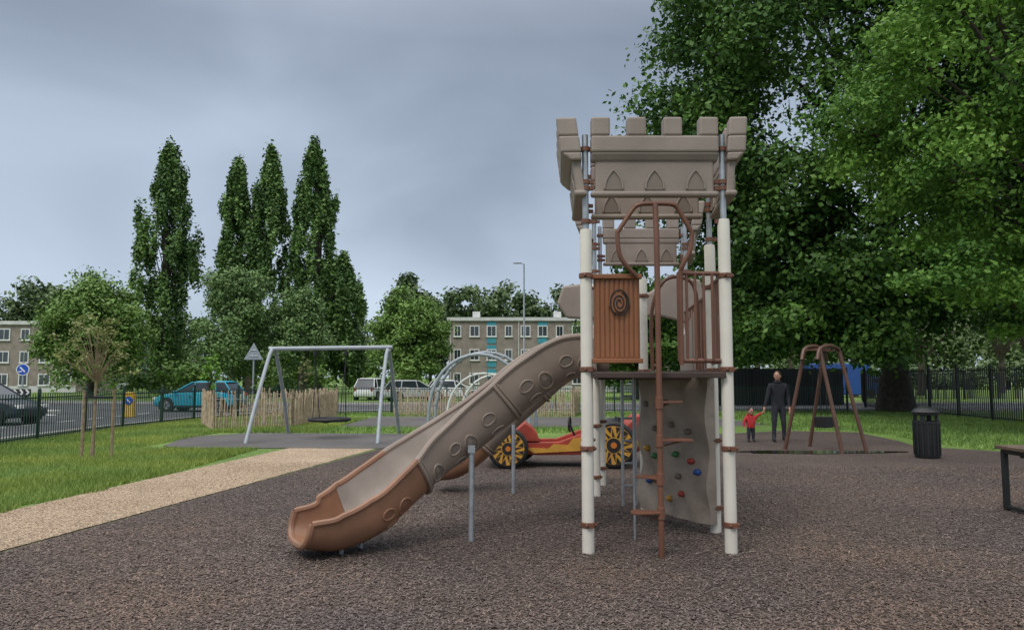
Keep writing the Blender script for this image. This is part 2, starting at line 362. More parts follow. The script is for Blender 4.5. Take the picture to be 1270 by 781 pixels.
round_tree('birch_tree',-22.4,60,11.4,3.6,1.0,LM['soft'],nc=100,num=270,size=.23,barkm=M['bark_l'],tr=.16,cr_=(.18,.34))
round_tree('birch_tree',-17.3,61,9.3,3.0,1.0,LM['soft'],nc=90,num=240,size=.23,barkm=M['bark_l'],tr=.15,cr_=(.18,.34))
round_tree('lime_tree',-8.0,60,8.9,3.3,1.1,LM['mid'],nc=100,num=270,size=.25,tr=.17,cr_=(.18,.34))
round_tree('maple_tree',-12.6,92,14.2,4.6,2.0,LM['far'],nc=80,num=200,size=.5,tr=.25,cr_=(.2,.36))
# staked young tree
e=empty('young_tree',(-8.25,14.9,0)); C=[]
for i in range(46):
    a=random.random()*6.28; r=random.uniform(.15,.85); C.append((r*math.cos(a),r*math.sin(a)*.8,1.75+1.05*random.random()*(1.15-r*.55)-.35*max(0,r-.6)))
trunk_branches(e,(0,0,0),(.03,0,2.5),.028,C[:40],M['wood'],rb=.011,lo=.6,n=8)
leaves('crown',C,np.full(len(C),.12),26,.065,leafmat('young_leaf',(.16,.18,.06),(.34,.36,.14),.2),e,fill=.7)
b=MB(); b.tube([(-.17,-.05,0),(-.17,-.05,1.36)],.03,8); b.tube([(.36,.05,0),(.36,.05,1.38)],.03,8)
b.box((.1,-.02,1.22),(.52,.012,.045),(0,0,.15),mi=1); b.obj('stakes',[M['wood'],M['black']],e)
round_tree('sapling_tree',-10.6,26.5,2.55,.42,1.2,leafmat('sapling_leaf',(.11,.25,.03),(.26,.44,.08),.2),nc=26,num=60,size=.09,tr=.03,nb=10,shape=-1)
round_tree('sapling_tree',-7.9,28.5,2.4,.35,1.3,leafmat('sapling_leaf2',(.14,.17,.06),(.28,.28,.12),.2),nc=18,num=30,size=.07,tr=.025,nb=14)
# great trees right
def big_tree(name,trunk,tr,c,r,nc,num,size,m,cr_,zmin,nb,barkm,tophgt,rb,extra=()):
    e=empty(name,(trunk[0],trunk[1],0)); C=[];R=[]
    while len(C)<nc:
        d=Vector((random.gauss(0,1),random.gauss(0,1),random.gauss(0,1))).normalized(); rr=random.uniform(.3,1)**.5
        if d.y>.55: continue
        az=math.atan2(d.y,d.x); wob=1+.07*math.sin(4*az+1)+.06*math.sin(7*d.z+az*3)
        p=(c[0]-trunk[0]+d.x*rr*r[0]*wob,c[1]-trunk[1]+d.y*rr*r[1]*wob,c[2]+d.z*rr*r[2]*wob)
        if p[2]<zmin+random.random()*1.2 or p[2]>22.5: continue
        C.append(p); s=random.uniform(*cr_); R.append((s*1.15,s*1.15,s*.65))
    for (ex,ey,ez,er,en) in extra:
        for i in range(en):
            d=Vector((random.gauss(0,1),random.gauss(0,1),random.gauss(0,.6)))*.5
            C.append((ex-trunk[0]+d.x*er,ey-trunk[1]+d.y*er,ez+d.z*er)); s=random.uniform(*cr_)*.8; R.append((s*1.15,s*1.15,s*.6))
    trunk_branches(e,(0,0,0),(c[0]-trunk[0]*1.0,0,tophgt),tr,random.sample(C,nb),barkm,rb=rb,lo=.22,n=16)
    leaves('crown',C,np.array(R),num,size,m,e,fill=.5,tvar=.55); return e
big_tree('oak_tree',(18.3,36),.62,(18.2,36,14.5),(11.3,9,13),500,400,.27,LM['oak'],(1.0,1.9),3.3,36,M['bark'],17,.17,extra=[(12.3,33,3.6,2.2,18),(14.6,32,3.4,2.0,14),(11.5,35,5.4,2.0,12),(15,31,7,4,16),(21,31,15,4,22)])
big_tree('oak_tree',(16.2,21.5),.4,(15.9,21.5,10.3),(6.2,5.2,6.4),250,400,.16,LM['near'],(.5,1.1),4.0,46,M['bark'],12,.12,extra=[(11.6,20,4.4,1.5,8),(14.2,20,3.9,1.5,8)])
round_tree('sycamore_tree',9.6,58,10.5,5.2,1.0,LM['oak'],nc=80,num=200,size=.45,tr=.3)
round_tree('sycamore_tree',17.5,62,13,6,1.2,LM['oak'],nc=80,num=200,size=.5,tr=.3)
def mass(name,specs,m,num,size,bark=False):
    C=[];R=[]; b=MB()
    for (x,y,h,rad,n) in specs:
        for i in range(n):
            d=Vector((random.gauss(0,1),random.gauss(0,1),random.gauss(0,1))).normalized(); s=rad*random.uniform(.22,.4); rr=random.uniform(.25,1)
            C.append((x+d.x*rr*rad,y+d.y*rr*rad,h*.52+d.z*rr*h*.42)); R.append(s)
        b.tube([(x,y,0),(x+.2,y,h*.3),(x,y,h*.75)],[.35,.25,.08],7)
        if bark:
            for i in range(26):
                a=random.random()*6.28; q=(x+math.cos(a)*rad*.8,y+math.sin(a)*rad*.8,h*random.uniform(.5,.98)); z0=h*random.uniform(.2,.4)
                b.tube([(x,y,z0),(x+math.cos(a)*rad*.35,y+math.sin(a)*rad*.35,z0+(q[2]-z0)*.65),q],[.11,.07,.02],5)
    e=empty(name); leaves('crowns',C,R,num,size,m,e,fill=.5); b.obj('trunks',M['bark'],e,smooth=True)
mass('distant_trees',[(-86,118,16,7,45),(-77,120,18.5,7,50),(-68,116,17,6,45),(-58,125,14,6,40),(-48,135,13,6,40),(-40,140,12,6,30),(-30,140,13,7,40)],LM['far'],140,.8)
mass('distant_trees',[(-14,128,15,7,45),(-6,124,19.5,6,50),(1,130,20,6,50),(8,128,18.5,6,45),(15,132,18,7,50),(24,130,18,8,50),(-20,135,15,5,30)],LM['far'],140,.8)
mass('distant_trees',[(-24,82,5,4,20),(-45,80,5,5,20),(-16,80,5,4,20),(12,84,8,5,30),(-29,66,3,4,20),(-20,68,3,4,20),(-11,70,3,3,14)],LM['mid'],130,.4)
mass('distant_trees',[(30,66,11,5,18),(38,70,13,6,20),(46,66,12,5,18),(52,80,15,7,22),(34,92,14,7,22),(62,90,15,7,22),(26,80,12,5,20),(72,95,16,8,22)],LM['pale'],45,.3,bark=True)
mass('distant_trees',[(x,140+6*math.sin(x),random.uniform(15,19),9,40) for x in range(22,180,9)],LM['pale'],110,1.0)
mass('hedge',[(x,104+3*math.sin(x),random.uniform(3,4.5),5,16) for x in range(22,130,6)],LM['far'],100,.6)

# ------------------------------------------------------------ flats
def flats(name,x,y,L_,D,H,rz,teal_cols,ncol):
    e=empty(name,(x,y,0),rz); b=MB(); b.box((L_/2,D/2,H/2),(L_,D,H)); b.obj('walls',M['brick'],e)
    b=MB(); b.box((L_/2,D/2,H+.2),(L_+.5,D+.5,.4)); b.box((L_/2,-.012,.35),(L_,.03,.7)); b.obj('fascia',M['concrete'],e)
    f=MB(); g=MB(); t=MB(); sh=H/3; cw=L_/ncol
    for r in range(3):
        z=sh*r+sh*.56
        for c in range(ncol):
            cx=cw*(c+.5)
            if c in teal_cols:
                t.box((cx,-.03,sh*r+sh*.5),(cw*.55,.06,sh*.92))
            ww=cw*(.5 if c%3 else .36)
            f.box((cx,-.05,z),(ww+.16,.12,1.3)); 
            g.box((cx-ww*.25,-.085,z),(ww*.44,.08,1.1)); g.box((cx+ww*.25,-.085,z),(ww*.44,.08,1.1))
            f.box((cx,-.09,z-.68),(ww+.3,.16,.07))
    f.obj('window_frames',M['white'],e); g.obj('window_glass',M['glass'],e)
    if t.v: t.obj('cladding',M['teal'],e)
    b=MB()
    for c in range(0,ncol,4): b.tube([(cw*c+.2,-.08,0),(cw*c+.2,-.08,H)],.06,6)
    for c in range(1,ncol,5): b.box((cw*c+1,D/2,H+.9),(.9,.9,1.1))
    b.obj('downpipes',M['concrete'],e)
flats('block_of_flats',-70,84,21,9,7.6,.03,[],9)
flats('block_of_flats',-56,98,54,9,7.4,math.radians(97),[3,9],22)
flats('block_of_flats',-7.4,88,26,9,8.3,0,[2,5,8],13)

# ------------------------------------------------------------ fences
def railing(name,pts,h,sp,postm,bar=.016,post=2.6,pr=.04,flat=False):
    b=MB()
    for i in range(len(pts)-1):
        p=Vector((*pts[i],0)); q=Vector((*pts[i+1],0)); d=q-p; L_=d.length; a=math.atan2(d.y,d.x); n=int(L_/sp)
        for z in (.12,h-.1): b.box((p+q)/2+Vector((0,0,z)),(L_,.03,.035),(0,0,a))
        for k in range(n):
            c=p+d*((k+.5)/n); b.box(c+Vector((0,0,h/2+.03)),(bar,bar,h-.04),(0,0,a))
        m_=max(1,round(L_/post))
        for k in range(m_+1):
            c=p+d*(k/m_); b.box(c+Vector((0,0,h/2+.04)),(pr*1.7,pr*1.7,h+.1),(0,0,a)); b.sph(c+Vector((0,0,h+.11)),pr,8)
    return b.obj(name,postm)
railing('green_railing_fence',[(-11.7,9),(-12.0,17),(-12.35,24),(-12.0,28.5),(-10.1,32.4),(-5.5,34.5),(2,35.2),(16,36)],1.2,.11,M['green'],bar=.018)
railing('park_railing_fence',[(17.2,12),(17.9,26),(19.2,41)],2.0,.14,M['blackfence'],bar=.028,pr=.05)
railing('park_railing_fence',[(19.2,41),(26,56),(45,58)],2.0,.16,M['blackfence'],bar=.028,pr=.05)
b=MB()
for i in range(44):
    b.box((10.6+i*.21,44+.02*i,1.08),(.195,.03,2.15))
for i in range(6): b.box((10.6+i*1.8,44.12,1.1),(.1,.1,2.25))
b.obj('board_fence',M['blackfence'])
def paling(name,pts,h):
    b=MB()
    for i in range(len(pts)-1):
        p=Vector((*pts[i],0)); q=Vector((*pts[i+1],0)); d=q-p; n=int(d.length/.075)
        for k in range(n):
            c=p+d*((k+.5)/n); hh=h*random.uniform(.88,1.1); l=Vector((random.gauss(0,.04),random.gauss(0,.03),0)); r=random.uniform(.017,.032)
            b.tube([c,c+l*.5+Vector((0,0,hh*.5)),c+l+Vector((0,0,hh-.06)),c+l+Vector((0,0,hh))],[r,r,r*.85,.006],5)
        for z in (.22,.6,.95):
            b.tube([p+Vector((0,0,z)),q+Vector((0,0,z))],.006,4,mi=1)
        m_=max(1,int(d.length/2))
        for k in range(m_+1): c=p+d*k/m_; b.tube([c+Vector((0,.06,0)),c+Vector((0,.06,h+.12))],.045,7)
    b.obj(name,[M['paling'],M['steel']])
paling('chestnut_paling_fence',[(-10.5,25.6),(-9.2,23.2),(-7.1,24.4),(-7.1,30.5),(-10.3,31)],1.12)
paling('chestnut_paling_fence',[(-5.0,32.2),(-2,31.2),(2.6,31.6),(3,34)],1.12)

# ------------------------------------------------------------ street things
def lamp(x,y,h):
    e=empty('street_lamp',(x,y,0)); b=MB(); b.tube([(0,0,0),(0,0,1.2),(0,0,1.25),(0,0,h)],[.1,.1,.06,.045],10); b.tube([(0,0,h-.05),(-.12,0,h+.04),(-.3,0,h+.06)],.03,8); b.obj('column',M['greypaint'],e,smooth=True)
    b=MB(); b.box((-.42,0,h+.06),(.5,.22,.08)); b.obj('lantern',M['greypaint'],e,bevel=.03)
lamp(.75,46.5,8.7)
e=empty('traffic_sign',(-13.6,39.5,0),.1); b=MB(); b.tube([(0,.06,0),(0,.06,3.3)],.04,8); b.obj('post',M['greypaint'],e)
b=MB(); b.prism([(-.5,2.55),(.5,2.55),(0,3.45)],-.01,.02); b.box((0,-.03,2.75),(.5,.03,.05)); b.box((0,-.03,3.05),(.3,.03,.05)); b.obj('triangle_plate',M['steel'],e,bevel=.02)
e=empty('keep_left_sign',(-22,33.8,.13),.2); b=MB(); b.tube([(0,.06,0),(0,.06,2.2)],.04,8); b.obj('post',M['greypaint'],e)
b=MB(); b.tube([(0,0,1.85),(0,.03,1.85)],.27,24,mi=0); b.tube([(0,-.01,1.85),(0,0,1.85)],.23,24,mi=1); b.box((0,-.02,1.85),(.3,.01,.06),(0,.8,0),mi=0); b.box((-.09,-.02,1.76),(.14,.01,.05),mi=0); b.obj('disc',[M['white'],mat('sign_blue',(.01,.08,.45),.4,.05)],e)
e=empty('chevron_sign',(-21.6,33.0,.02),.1); b=MB(); b.box((0,0,.95),(1.0,.04,.3))
for k in range(4):
    x=-.38+k*.25
    for s in (-1,1): b.box((x,-.027,.95+s*.065),(.17,.012,.07),(0,s*.8,0),mi=1)
b.obj('board',[M['black'],M['white']],e); b=MB(); b.tube([(-.4,.04,0),(-.4,.04,1.1)],.03,6); b.tube([(.4,.04,0),(.4,.04,1.1)],.03,6); b.obj('posts',M['greypaint'],e)
e=empty('traffic_bollard',(-15.7,31,0)); b=MB(); b.prism([(-.22,0),(.22,0),(.2,.9),(.14,1.02),(-.14,1.02),(-.2,.9)],-.12,.12); b.obj('housing',mat('bollard_yellow',(.75,.42,.02),.4,.05),e,bevel=.03)
b=MB(); b.tube([(0,-.125,.68),(0,-.14,.68)],.17,20); b.obj('disc',mat('bollard_blue',(.01,.1,.5),.4,.05),e); b=MB(); b.box((0,-.145,.68),(.2,.01,.045),(0,.8,0)); b.obj('arrow',M['white'],e)

def car(name,x,y,rz,paint,L_=4.0,H=1.47,hatch=True):
    e=empty(name,(x,y,.004),rz); h=L_/2; W=.86
    st=[(-h,.42,.62,.60),(-h+.06,.30,.80,.74),(-h+.3,.22,.88,.83),(-h+.9,.2,.95,W),(-.4,.2,.93,W),(.5,.2,.91,W),(h-1.15,.2,.90,W),(h-.5,.22,.80,.83),(h-.14,.25,.68,.74),(h,.36,.56,.58)]
    vs=[];fs=[]
    for (sx,zb,zt,hw) in st:
        m_=(zb+zt)/2
        for (yy,zz) in [(-hw*.9,zb),(-hw,zb+.12*(zt-zb)),(-hw*1.01,m_),(-hw*.96,zt-.05),(-hw*.86,zt),(hw*.86,zt),(hw*.96,zt-.05),(hw*1.01,m_),(hw,zb+.12*(zt-zb)),(hw*.9,zb)]: vs.append((sx,yy,zz))
    for i in range(len(st)-1):
        for j in range(10): fs.append((i*10+j,i*10+(j+1)%10,(i+1)*10+(j+1)%10,(i+1)*10+j))
    fs+= [tuple(range(10)),tuple((len(st)-1)*10+j for j in range(9,-1,-1))]
    b=MB(); b.add(vs,fs); o=b.obj('body',paint,e,smooth=True)
    rb=-h+.18 if hatch else -h+.75; B=[(rb,.9),(h-1.05,.88)]; T=[(rb+.42,H-.06),(h-1.95,H-.06)]
    b=MB(); q=[(B[0][0],-.76,B[0][1]),(B[1][0],-.74,B[1][1]),(B[1][0],.74,B[1][1]),(B[0][0],.76,B[0][1]),(T[0][0],-.6,T[0][1]),(T[1][0],-.6,T[1][1]),(T[1][0],.6,T[1][1]),(T[0][0],.6,T[0][1])]
    b.add(q,[(0,1,5,4),(1,2,6,5),(2,3,7,6),(3,0,4,7),(4,5,6,7)]); b.obj('windows',M['glass'],e,bevel=.04)
    b=MB(); x0,x1=T[0][0]-.08,T[1][0]+.08
    b.add([(x0,-.6,H-.07),(x1,-.6,H-.08),(x1,.6,H-.08),(x0,.6,H-.07),(x0+.25,-.48,H),(x1-.3,-.48,H-.01),(x1-.3,.48,H-.01),(x0+.25,.48,H)],[(0,1,5,4),(1,2,6,5),(2,3,7,6),(3,0,4,7),(4,5,6,7),(0,3,2,1)])
    for s in (-1,1):
        for (p,q_) in [((B[0][0],B[0][1]),(T[0][0],T[0][1])),((B[1][0],B[1][1]),(T[1][0],T[1][1])),((.05,.9),(-.05,H-.07)),((-h+.95,.9),(-h+1.05,H-.07))]:
            b.tube([(p[0],s*.765,p[1]),(q_[0],s*.61,q_[1])],.035,6)
    b.obj('roof_and_pillars',paint,e,smooth=True)
    b=MB()
    for wx in (-h+.72,h-.78):
        for s in (-1,1):
            b.tube([(wx,s*.70,.31),(wx,s*.875,.31)],.375,22,mi=0)  # black disc painting in the shaded gap of an uncut wheel arch
            b.tube([(wx,s*.70,.31),(wx,s*.885,.31)],.31,22,mi=0); b.tube([(wx,s*.88,.31),(wx,s*.9,.31)],.2,16,mi=1)
            for k in range(5):
                a=k*1.2566; b.box((wx+.1*math.cos(a),s*.903,.31+.1*math.sin(a)),(.17,.01,.035),(0,-a,0),mi=0)
    b.obj('wheels',[M['black'],M['wheelrim']],e)
    b=MB()
    for s in (-1,1): b.box((h-.1,s*.55,.62),(.2,.26,.12),mi=0); b.box((-h+.08,s*.62,.76),(.14,.16,.2),mi=1); b.box((h-1.2,s*.93,.95),(.12,.14,.1),mi=2)
    b.box((h-.005,0,.38),(.03,.9,.14),mi=3); b.obj('lights_mirrors',[M['white'],M['red'],paint,M['black']],e,bevel=.02)
    b=MB()
    for s in (-1,1):
        for dx in (.1,-.95): b.box((dx,s*.872,.72),(.16,.02,.025))
        b.box((0,s*.868,.27),(L_*.5,.03,.06))
    b.obj('trim',M['black'],e)
car('parked_car',-15.1,36.6,math.radians(176),M['carblue'],4.1)
car('parked_car',-18.6,26.4,math.radians(-8),M['cardark'],4.2)
car('parked_car',-6.9,53,math.radians(25),M['carsilver'],4.2)
car('parked_car',-10.3,56,math.radians(80),M['carwhite'],4.2,1.6)
car('parked_car',-4.2,54,math.radians(15),M['carwhite'],4.0)
car('parked_car',-50,66,0,M['carsilver'],4.0)
b=MB(); b.box((0,0,1.5),(5.2,1.9,2.6)); b.box((3.1,0,.95),(1.1,1.8,1.5)); b.tube([(-1.6,-.8,.36),(-1.6,-.98,.36)],.36,16,mi=1); b.tube([(2.6,-.8,.36),(2.6,-.98,.36)],.36,16,mi=1); b.box((3.2,-.0,1.4),(.95,1.84,.4),mi=1)
o=b.obj('parked_van',[M['blue'],M['black']],bevel=.12); o.location=(27.0,63,0)

# litter bin
e=empty('litter_bin',(8.35,15.25,0)); b=MB(); b.tube([(0,0,0),(0,0,.05),(0,0,.72)],[.22,.235,.24],24); b.tube([(0,0,.86),(0,0,.92),(0,0,.99),(0,0,1.03)],[.25,.265,.2,.05],24)
for k in range(4):
    a=.78+k*1.57; b.box((.2*math.cos(a),.2*math.sin(a),.79),(.09,.05,.16),(0,0,a+1.57))
for k in range(16):
    a=k*.3927; b.box((.243*math.cos(a),.243*math.sin(a),.38),(.012,.03,.62),(0,0,a))
b.tube([(0,0,.70),(0,0,.74)],.255,24); b.obj('body',M['blackfence'],e,smooth=True)
e=empty('picnic_table',(6.80,8.95,0)); b=MB()
for k in range(5): b.box((0,-.3+k*.15,.76),(1.75,.135,.045))
b.obj('table_top',M['tablewood'],e,bevel=.008)
b=MB()
for sx in (-.8,.8):
    for sy in (-.3,.3): b.box((sx,sy,.36),(.06,.06,.73))
    b.box((sx,0,.71),(.05,.66,.05)); b.box((sx,0,.05),(.05,.66,.04))
b.box((0,0,.68),(1.6,.05,.04)); b.obj('frame',M['blackfence'],e,bevel=.006)

# ------------------------------------------------------------ nest swing
e=empty('basket_swing',(-4.88,20.2,0)); b=MB()
for s in (-1,1):
    x=s*1.55
    for t in (-1,1):
        b.tube(cr([(x+s*.06,t*1.75,0),(x+s*.02,t*1.1,1.1),(x,t*.38,2.1),(x,t*.12,2.36)],4),.05,10)
b.obj('legs',M['greypaint'],e,smooth=True)
b=MB(); b.tube([(-1.66,0,2.38),(1.66,0,2.42)],.06,12); b.obj('beam',M['greypaint'],e,smooth=True)
b=MB()
for s in (-1,1):
    x=s*.42; b.tube([(x,0,2.33),(x,0,2.2)],.05,8)
    for t in (-1,1): b.tube([(x,0,2.2),(x*.9,t*.1,1.5),(s*.36,t*.36,.52)],.012,5)
b.obj('ropes',M['black'],e)
b=MB(); b.tube([(.52*math.cos(a),.52*math.sin(a),.5) for a in np.linspace(0,6.283,33)[:-1]],.05,8,closed=True)
for k in range(-4,5):
    u=k*.11; h=math.sqrt(max(0,.5**2-u*u)); b.tube([(u,-h,.49),(u,0,.43),(u,h,.49)],.012,4); b.tube([(-h,u,.49),(0,u,.43),(h,u,.49)],.012,4)
b.obj('basket',M['black'],e,smooth=True)

# ------------------------------------------------------------ climbing arches
e=empty('climbing_frame',(-1.0,24.4,0)); b=MB()
def arc(x0,x1,y,h,n=16,sk=0): return [(x0+(x1-x0)*(.5-.5*math.cos(math.pi*i/n)),y,h*math.sin(math.pi*i/n)**.75) for i in range(n+1)]
for y,x0,x1,h in ((-.6,-1.65,1.55,2.35),(.6,-1.55,1.8,2.45)): b.tube(arc(x0,x1,y,h),.055,10)
b.obj('grey_arches',M['greypaint'],e,smooth=True)
b=MB()
for y,x0,x1,h in ((-.3,-1.1,1.3,1.75),(.3,-.7,1.6,1.7),(-.5,-.3,1.0,1.3)): b.tube(arc(x0,x1,y,h),.035,8)
b.obj('white_arches',M['white'],e,smooth=True)
b=MB(); A=arc(-1.65,1.55,-.6,2.35); B_=arc(-1.55,1.8,.6,2.45)
for i in range(1,16): b.tube([A[i],B_[i]],.02,6)
for k in range(5): b.tube([A[3+2*k],(A[3+2*k][0]*.5,0,.9),(0.1*k,.2,.05)],.014,5)
b.obj('rungs',M['steel'],e)

# ------------------------------------------------------------ race car play unit
e=empty('play_race_car',(.95,13.9,0)); 
def wheel(b,x,y,r):
    b.tube([(x,y-.09,r),(x,y-.06,r),(x,y+.06,r),(x,y+.09,r)],[r*.9,r,r,r*.9],28,mi=0)
    b.tube([(x,y-.105,r),(x,y-.088,r)],r*.80,28,mi=1); b.tube([(x,y-.118,r),(x,y-.10,r)],r*.30,20,mi=0); b.tube([(x,y-.13,r),(x,y-.11,r)],r*.13,16,mi=2)
    for k in range(12):
        a=k*math.pi/6; p=[(r*.36,a-.16),(r*.72,a+.10),(r*.36,a+.16)]
        b.add([(x+q*math.cos(t),y-.112,r+q*math.sin(t)) for q,t in p]+[(x+q*math.cos(t),y-.10,r+q*math.sin(t)) for q,t in p],[(0,1,2),(0,3,4,1),(1,4,5,2),(2,5,3,0)],0)
        p=[(r*.78,a+.26-.14),(r*.5,a+.26),(r*.78,a+.26+.14)]
        b.add([(x+q*math.cos(t),y-.112,r+q*math.sin(t)) for q,t in p]+[(x+q*math.cos(t),y-.10,r+q*math.sin(t)) for q,t in p],[(0,1,2),(0,3,4,1),(1,4,5,2),(2,5,3,0)],0)
b=MB(); wheel(b,-1.02,-.45,.36); wheel(b,.84,-.45,.42); wheel(b,-.82,.75,.36); wheel(b,1.06,.75,.42); b.obj('wheels',[M['black'],M['yellow'],M['orangep']],e)
b=MB()
for y0,y1 in ((-.28,-.22),(.52,.58)):
    b.prism([(-1.35,.30),(-.5,.22),(1.25,.24),(1.45,.36),(1.4,.62),(1.1,.66),(.6,.60),(.45,.66),(-.1,.46),(-1.1,.44),(-1.42,.40)],y0,y1,mi=0)
b.box((-.1,.15,.3),(2.5,.74,.05),mi=0); b.box((-1.45,.15,.36),(.12,1.5,.10),mi=0)
b.prism([(-.9,.46),(-.45,.46),(-.50,.62),(-.60,.72),(-.72,.80),(-.9,.66)],-.3,.6,mi=0)
b.prism([(.95,.6),(1.35,.6),(1.5,.92),(1.32,.92)],-.25,.55,mi=0)
b.obj('body',[M['red']],e,bevel=.02)
b=MB(); b.prism([(-.55,.26),(.3,.30),(.62,.50),(.5,.56),(.15,.52),(.05,.40),(-.2,.42),(-.3,.34),(-.75,.36)],-.305,-.284,mi=0)
b.prism([(.95,.32),(1.3,.36),(1.42,.50),(1.2,.5),(1.1,.42)],-.305,-.284,mi=0)
b.tube([(.35+.05*math.cos(a),-.318,.55+.05*math.sin(a)) for a in np.linspace(0,6.28,17)[:-1]],.015,5,closed=True,mi=1)
b.tube([(.35+.055*math.cos(a),-.318,.43+.055*math.sin(a)) for a in np.linspace(0,6.28,17)[:-1]],.015,5,closed=True,mi=1)
b.obj('flames',[M['yellow'],M['white']],e)
b=MB(); b.tube([(-1.02,-.45,.36),(-.82,.75,.36)],.035,8); b.tube([(.84,-.45,.42),(1.06,.75,.42)],.035,8)
b.tube([(.25,.15,.45),(.12,.15,.75)],.02,8); b.tube([(.12+.03*math.cos(a),.15+.15*math.cos(a),.75+.13*math.sin(a)) for a in np.linspace(0,6.28,17)[:-1]],.018,6,closed=True)
b.box((.8,.15,.5),(.4,.5,.06)); b.box((1.0,.15,.68),(.07,.5,.40),(0,.15,0)); b.obj('seat_and_axles',M['black'],e)

# ------------------------------------------------------------ brown toddler swing frame
e=empty('toddler_swing',(6.98,16.9,0),math.radians(40)); b=MB()
for s in (-1,1):
    x=s*.48
    for t in (-1,1): b.tube([(x*1.0+s*.06,t*.66,0),(x*.9,t*.18,2.2)],.042,10)
b.obj('legs',M['brown_d'],e,smooth=True)
b=MB()
for t in (-.18,.18):
    b.tube(cr([(-.56,t,2.0),(-.42,t,2.24),(0,t,2.32),(.42,t,2.24),(.56,t,2.0)],5),.042,8)
for x in (-.4,-.2,0,.2,.4): b.box((x,0,2.26-abs(x)*.1),(.13,.36,.03))
b.obj('top_beam',M['brown_d'],e,smooth=True)
b=MB(); 
for t in (-1,1):
    b.tube([(t*.16,0,2.25),(t*.14,0,.75)],.01,5)
b.prism([(-.17,.5),(.17,.5),(.2,.74),(-.2,.74)],-.14,.14); b.obj('seat',M['black'],e,bevel=.03)

# ------------------------------------------------------------ people
def skinned(name,J,E,root,mats,pick,parent,lv=2):
    names=list(J); me=bpy.data.meshes.new(name); me.from_pydata([J[k][0] for k in names],[(names.index(a),names.index(c)) for a,c in E],[])
    o=bpy.data.objects.new(name,me); link(o); o.modifiers.new('skin','SKIN'); sb=o.modifiers.new('sub','SUBSURF'); sb.levels=lv; sb.render_levels=lv
    for i,k in enumerate(names):
        r=J[k][1]; d=me.skin_vertices[0].data[i]; d.radius=r if hasattr(r,'__len__') else (r,r); d.use_root=(k==root)
    dg=bpy.context.evaluated_depsgraph_get(); m2=bpy.data.meshes.new_from_object(o.evaluated_get(dg)); bpy.data.objects.remove(o)
    for m in mats: 
        m2.materials.append(m)
    for p in m2.polygons: p.material_index=pick(p.center); p.use_smooth=True
    o=bpy.data.objects.new(name,m2); link(o); o.parent=parent; return o
def head(e,c,r,face,hairm,hood=None):
    b=MB(); b.sph((0,0,0),(r*.78,r*.92,r*1.15),16,mi=0); b.sph((0,-r*.35,-r*.62),(r*.5,r*.5,r*.45),10,mi=0)
    b.sph((0,-r*.95,-r*.12),(r*.12,r*.18,r*.22),8,mi=0)
    for s in (-1,1):
        b.sph((s*r*.8,0,-r*.1),(r*.1,r*.2,r*.28),8,mi=0); b.sph((s*r*.3,-r*.84,r*.05),(r*.1,r*.07,r*.06),8,mi=1)
        b.box((s*r*.3,-r*.86,r*.24),(r*.26,r*.06,r*.05),mi=1)
    b.box((0,-r*.82,-r*.5),(r*.36,r*.1,r*.06),mi=2)
    b.sph((0,r*.16,r*.24),(r*.86,r*.93,r*1.04),16,mi=3)
    b.xf(Matrix.Translation(c)@Matrix.Rotation(face,4,'Z')); b.obj('head',[M['skin'],M['hair'],mat('lip',(.3,.1,.09),.5),hairm],e,smooth=True)
def hand(J,E,wr,tip_dir,sc,side):
    w=Vector(J[wr][0]); d=Vector(tip_dir).normalized(); sd=Vector((0,1,0)); pm=w+d*.06*sc; J[wr+'p']=(tuple(pm),(.028*sc,.018*sc)); E.append((wr,wr+'p'))
    for i,l in enumerate((.06,.075,.07,.055)):
        o=sd*(i-1.5)*.021*sc; k=wr+'f%d'%i; J[k]=(tuple(w+d*.105*sc+o),.010*sc); J[k+'b']=(tuple(w+d*(.105+l)*sc+o+Vector((-side*.02*sc,0,0))),.008*sc)
        E+= [(wr+'p',k),(k,k+'b')]
    k=wr+'t'; J[k]=(tuple(pm+sd*-.045*sc+d*.02*sc),.010*sc); E.append((wr+'p',k))
e=empty('man',(6.70,19,0)); 
J={'pel':((0,0,.93),(.15,.11)),'wa':((0,.01,1.10),(.145,.105)),'ch':((0,.0,1.30),(.175,.12)),'nk0':((0,0,1.45),(.10,.08)),'nk':((0,-.01,1.53),.055),'nk2':((0,-.02,1.58),.05),
 'hl':((-.09,0,.86),.10),'kl':((-.12,-.03,.48),.068),'al':((-.13,0,.10),.045),'tl':((-.15,-.13,.04),.04),'hll':((-.13,.05,.05),.04),
 'hr':((.09,0,.86),.10),'kr':((.12,-.02,.48),.068),'ar':((.14,.03,.10),.045),'tr':((.17,-.10,.04),.04),'hlr':((.14,.08,.05),.04),
 'sl':((-.19,0,1.41),.075),'el':((-.27,-.02,1.12),.055),'wl':((-.36,-.05,.88),.036),
 'sr':((.19,0,1.41),.075),'er':((.26,.02,1.12),.055),'wr':((.24,-.10,.88),.036)}
E=[('pel','wa'),('wa','ch'),('ch','nk0'),('nk0','nk'),('nk','nk2'),('pel','hl'),('hl','kl'),('kl','al'),('al','tl'),('al','hll'),('pel','hr'),('hr','kr'),('kr','ar'),('ar','tr'),('ar','hlr'),('ch','sl'),('sl','el'),('el','wl'),('ch','sr'),('sr','er'),('er','wr')]
hand(J,E,'wl',(-.25,-.05,-.9),1,-1); hand(J,E,'wr',(0,-.2,-.95),1,1)
def pk(c):
    if c.z<.095: return 3
    if abs(c.x)>.2 and c.z<.885: return 2
    if c.z<.92 and abs(c.x)<.24: return 1
    if c.z>1.53: return 2
    return 0
skinned('body',J,E,'pel',[M['darkcloth'],M['trouser'],M['skin'],M['black']],pk,e)
head(e,(-.01,-.03,1.655),.105,math.radians(-35),M['hair'])
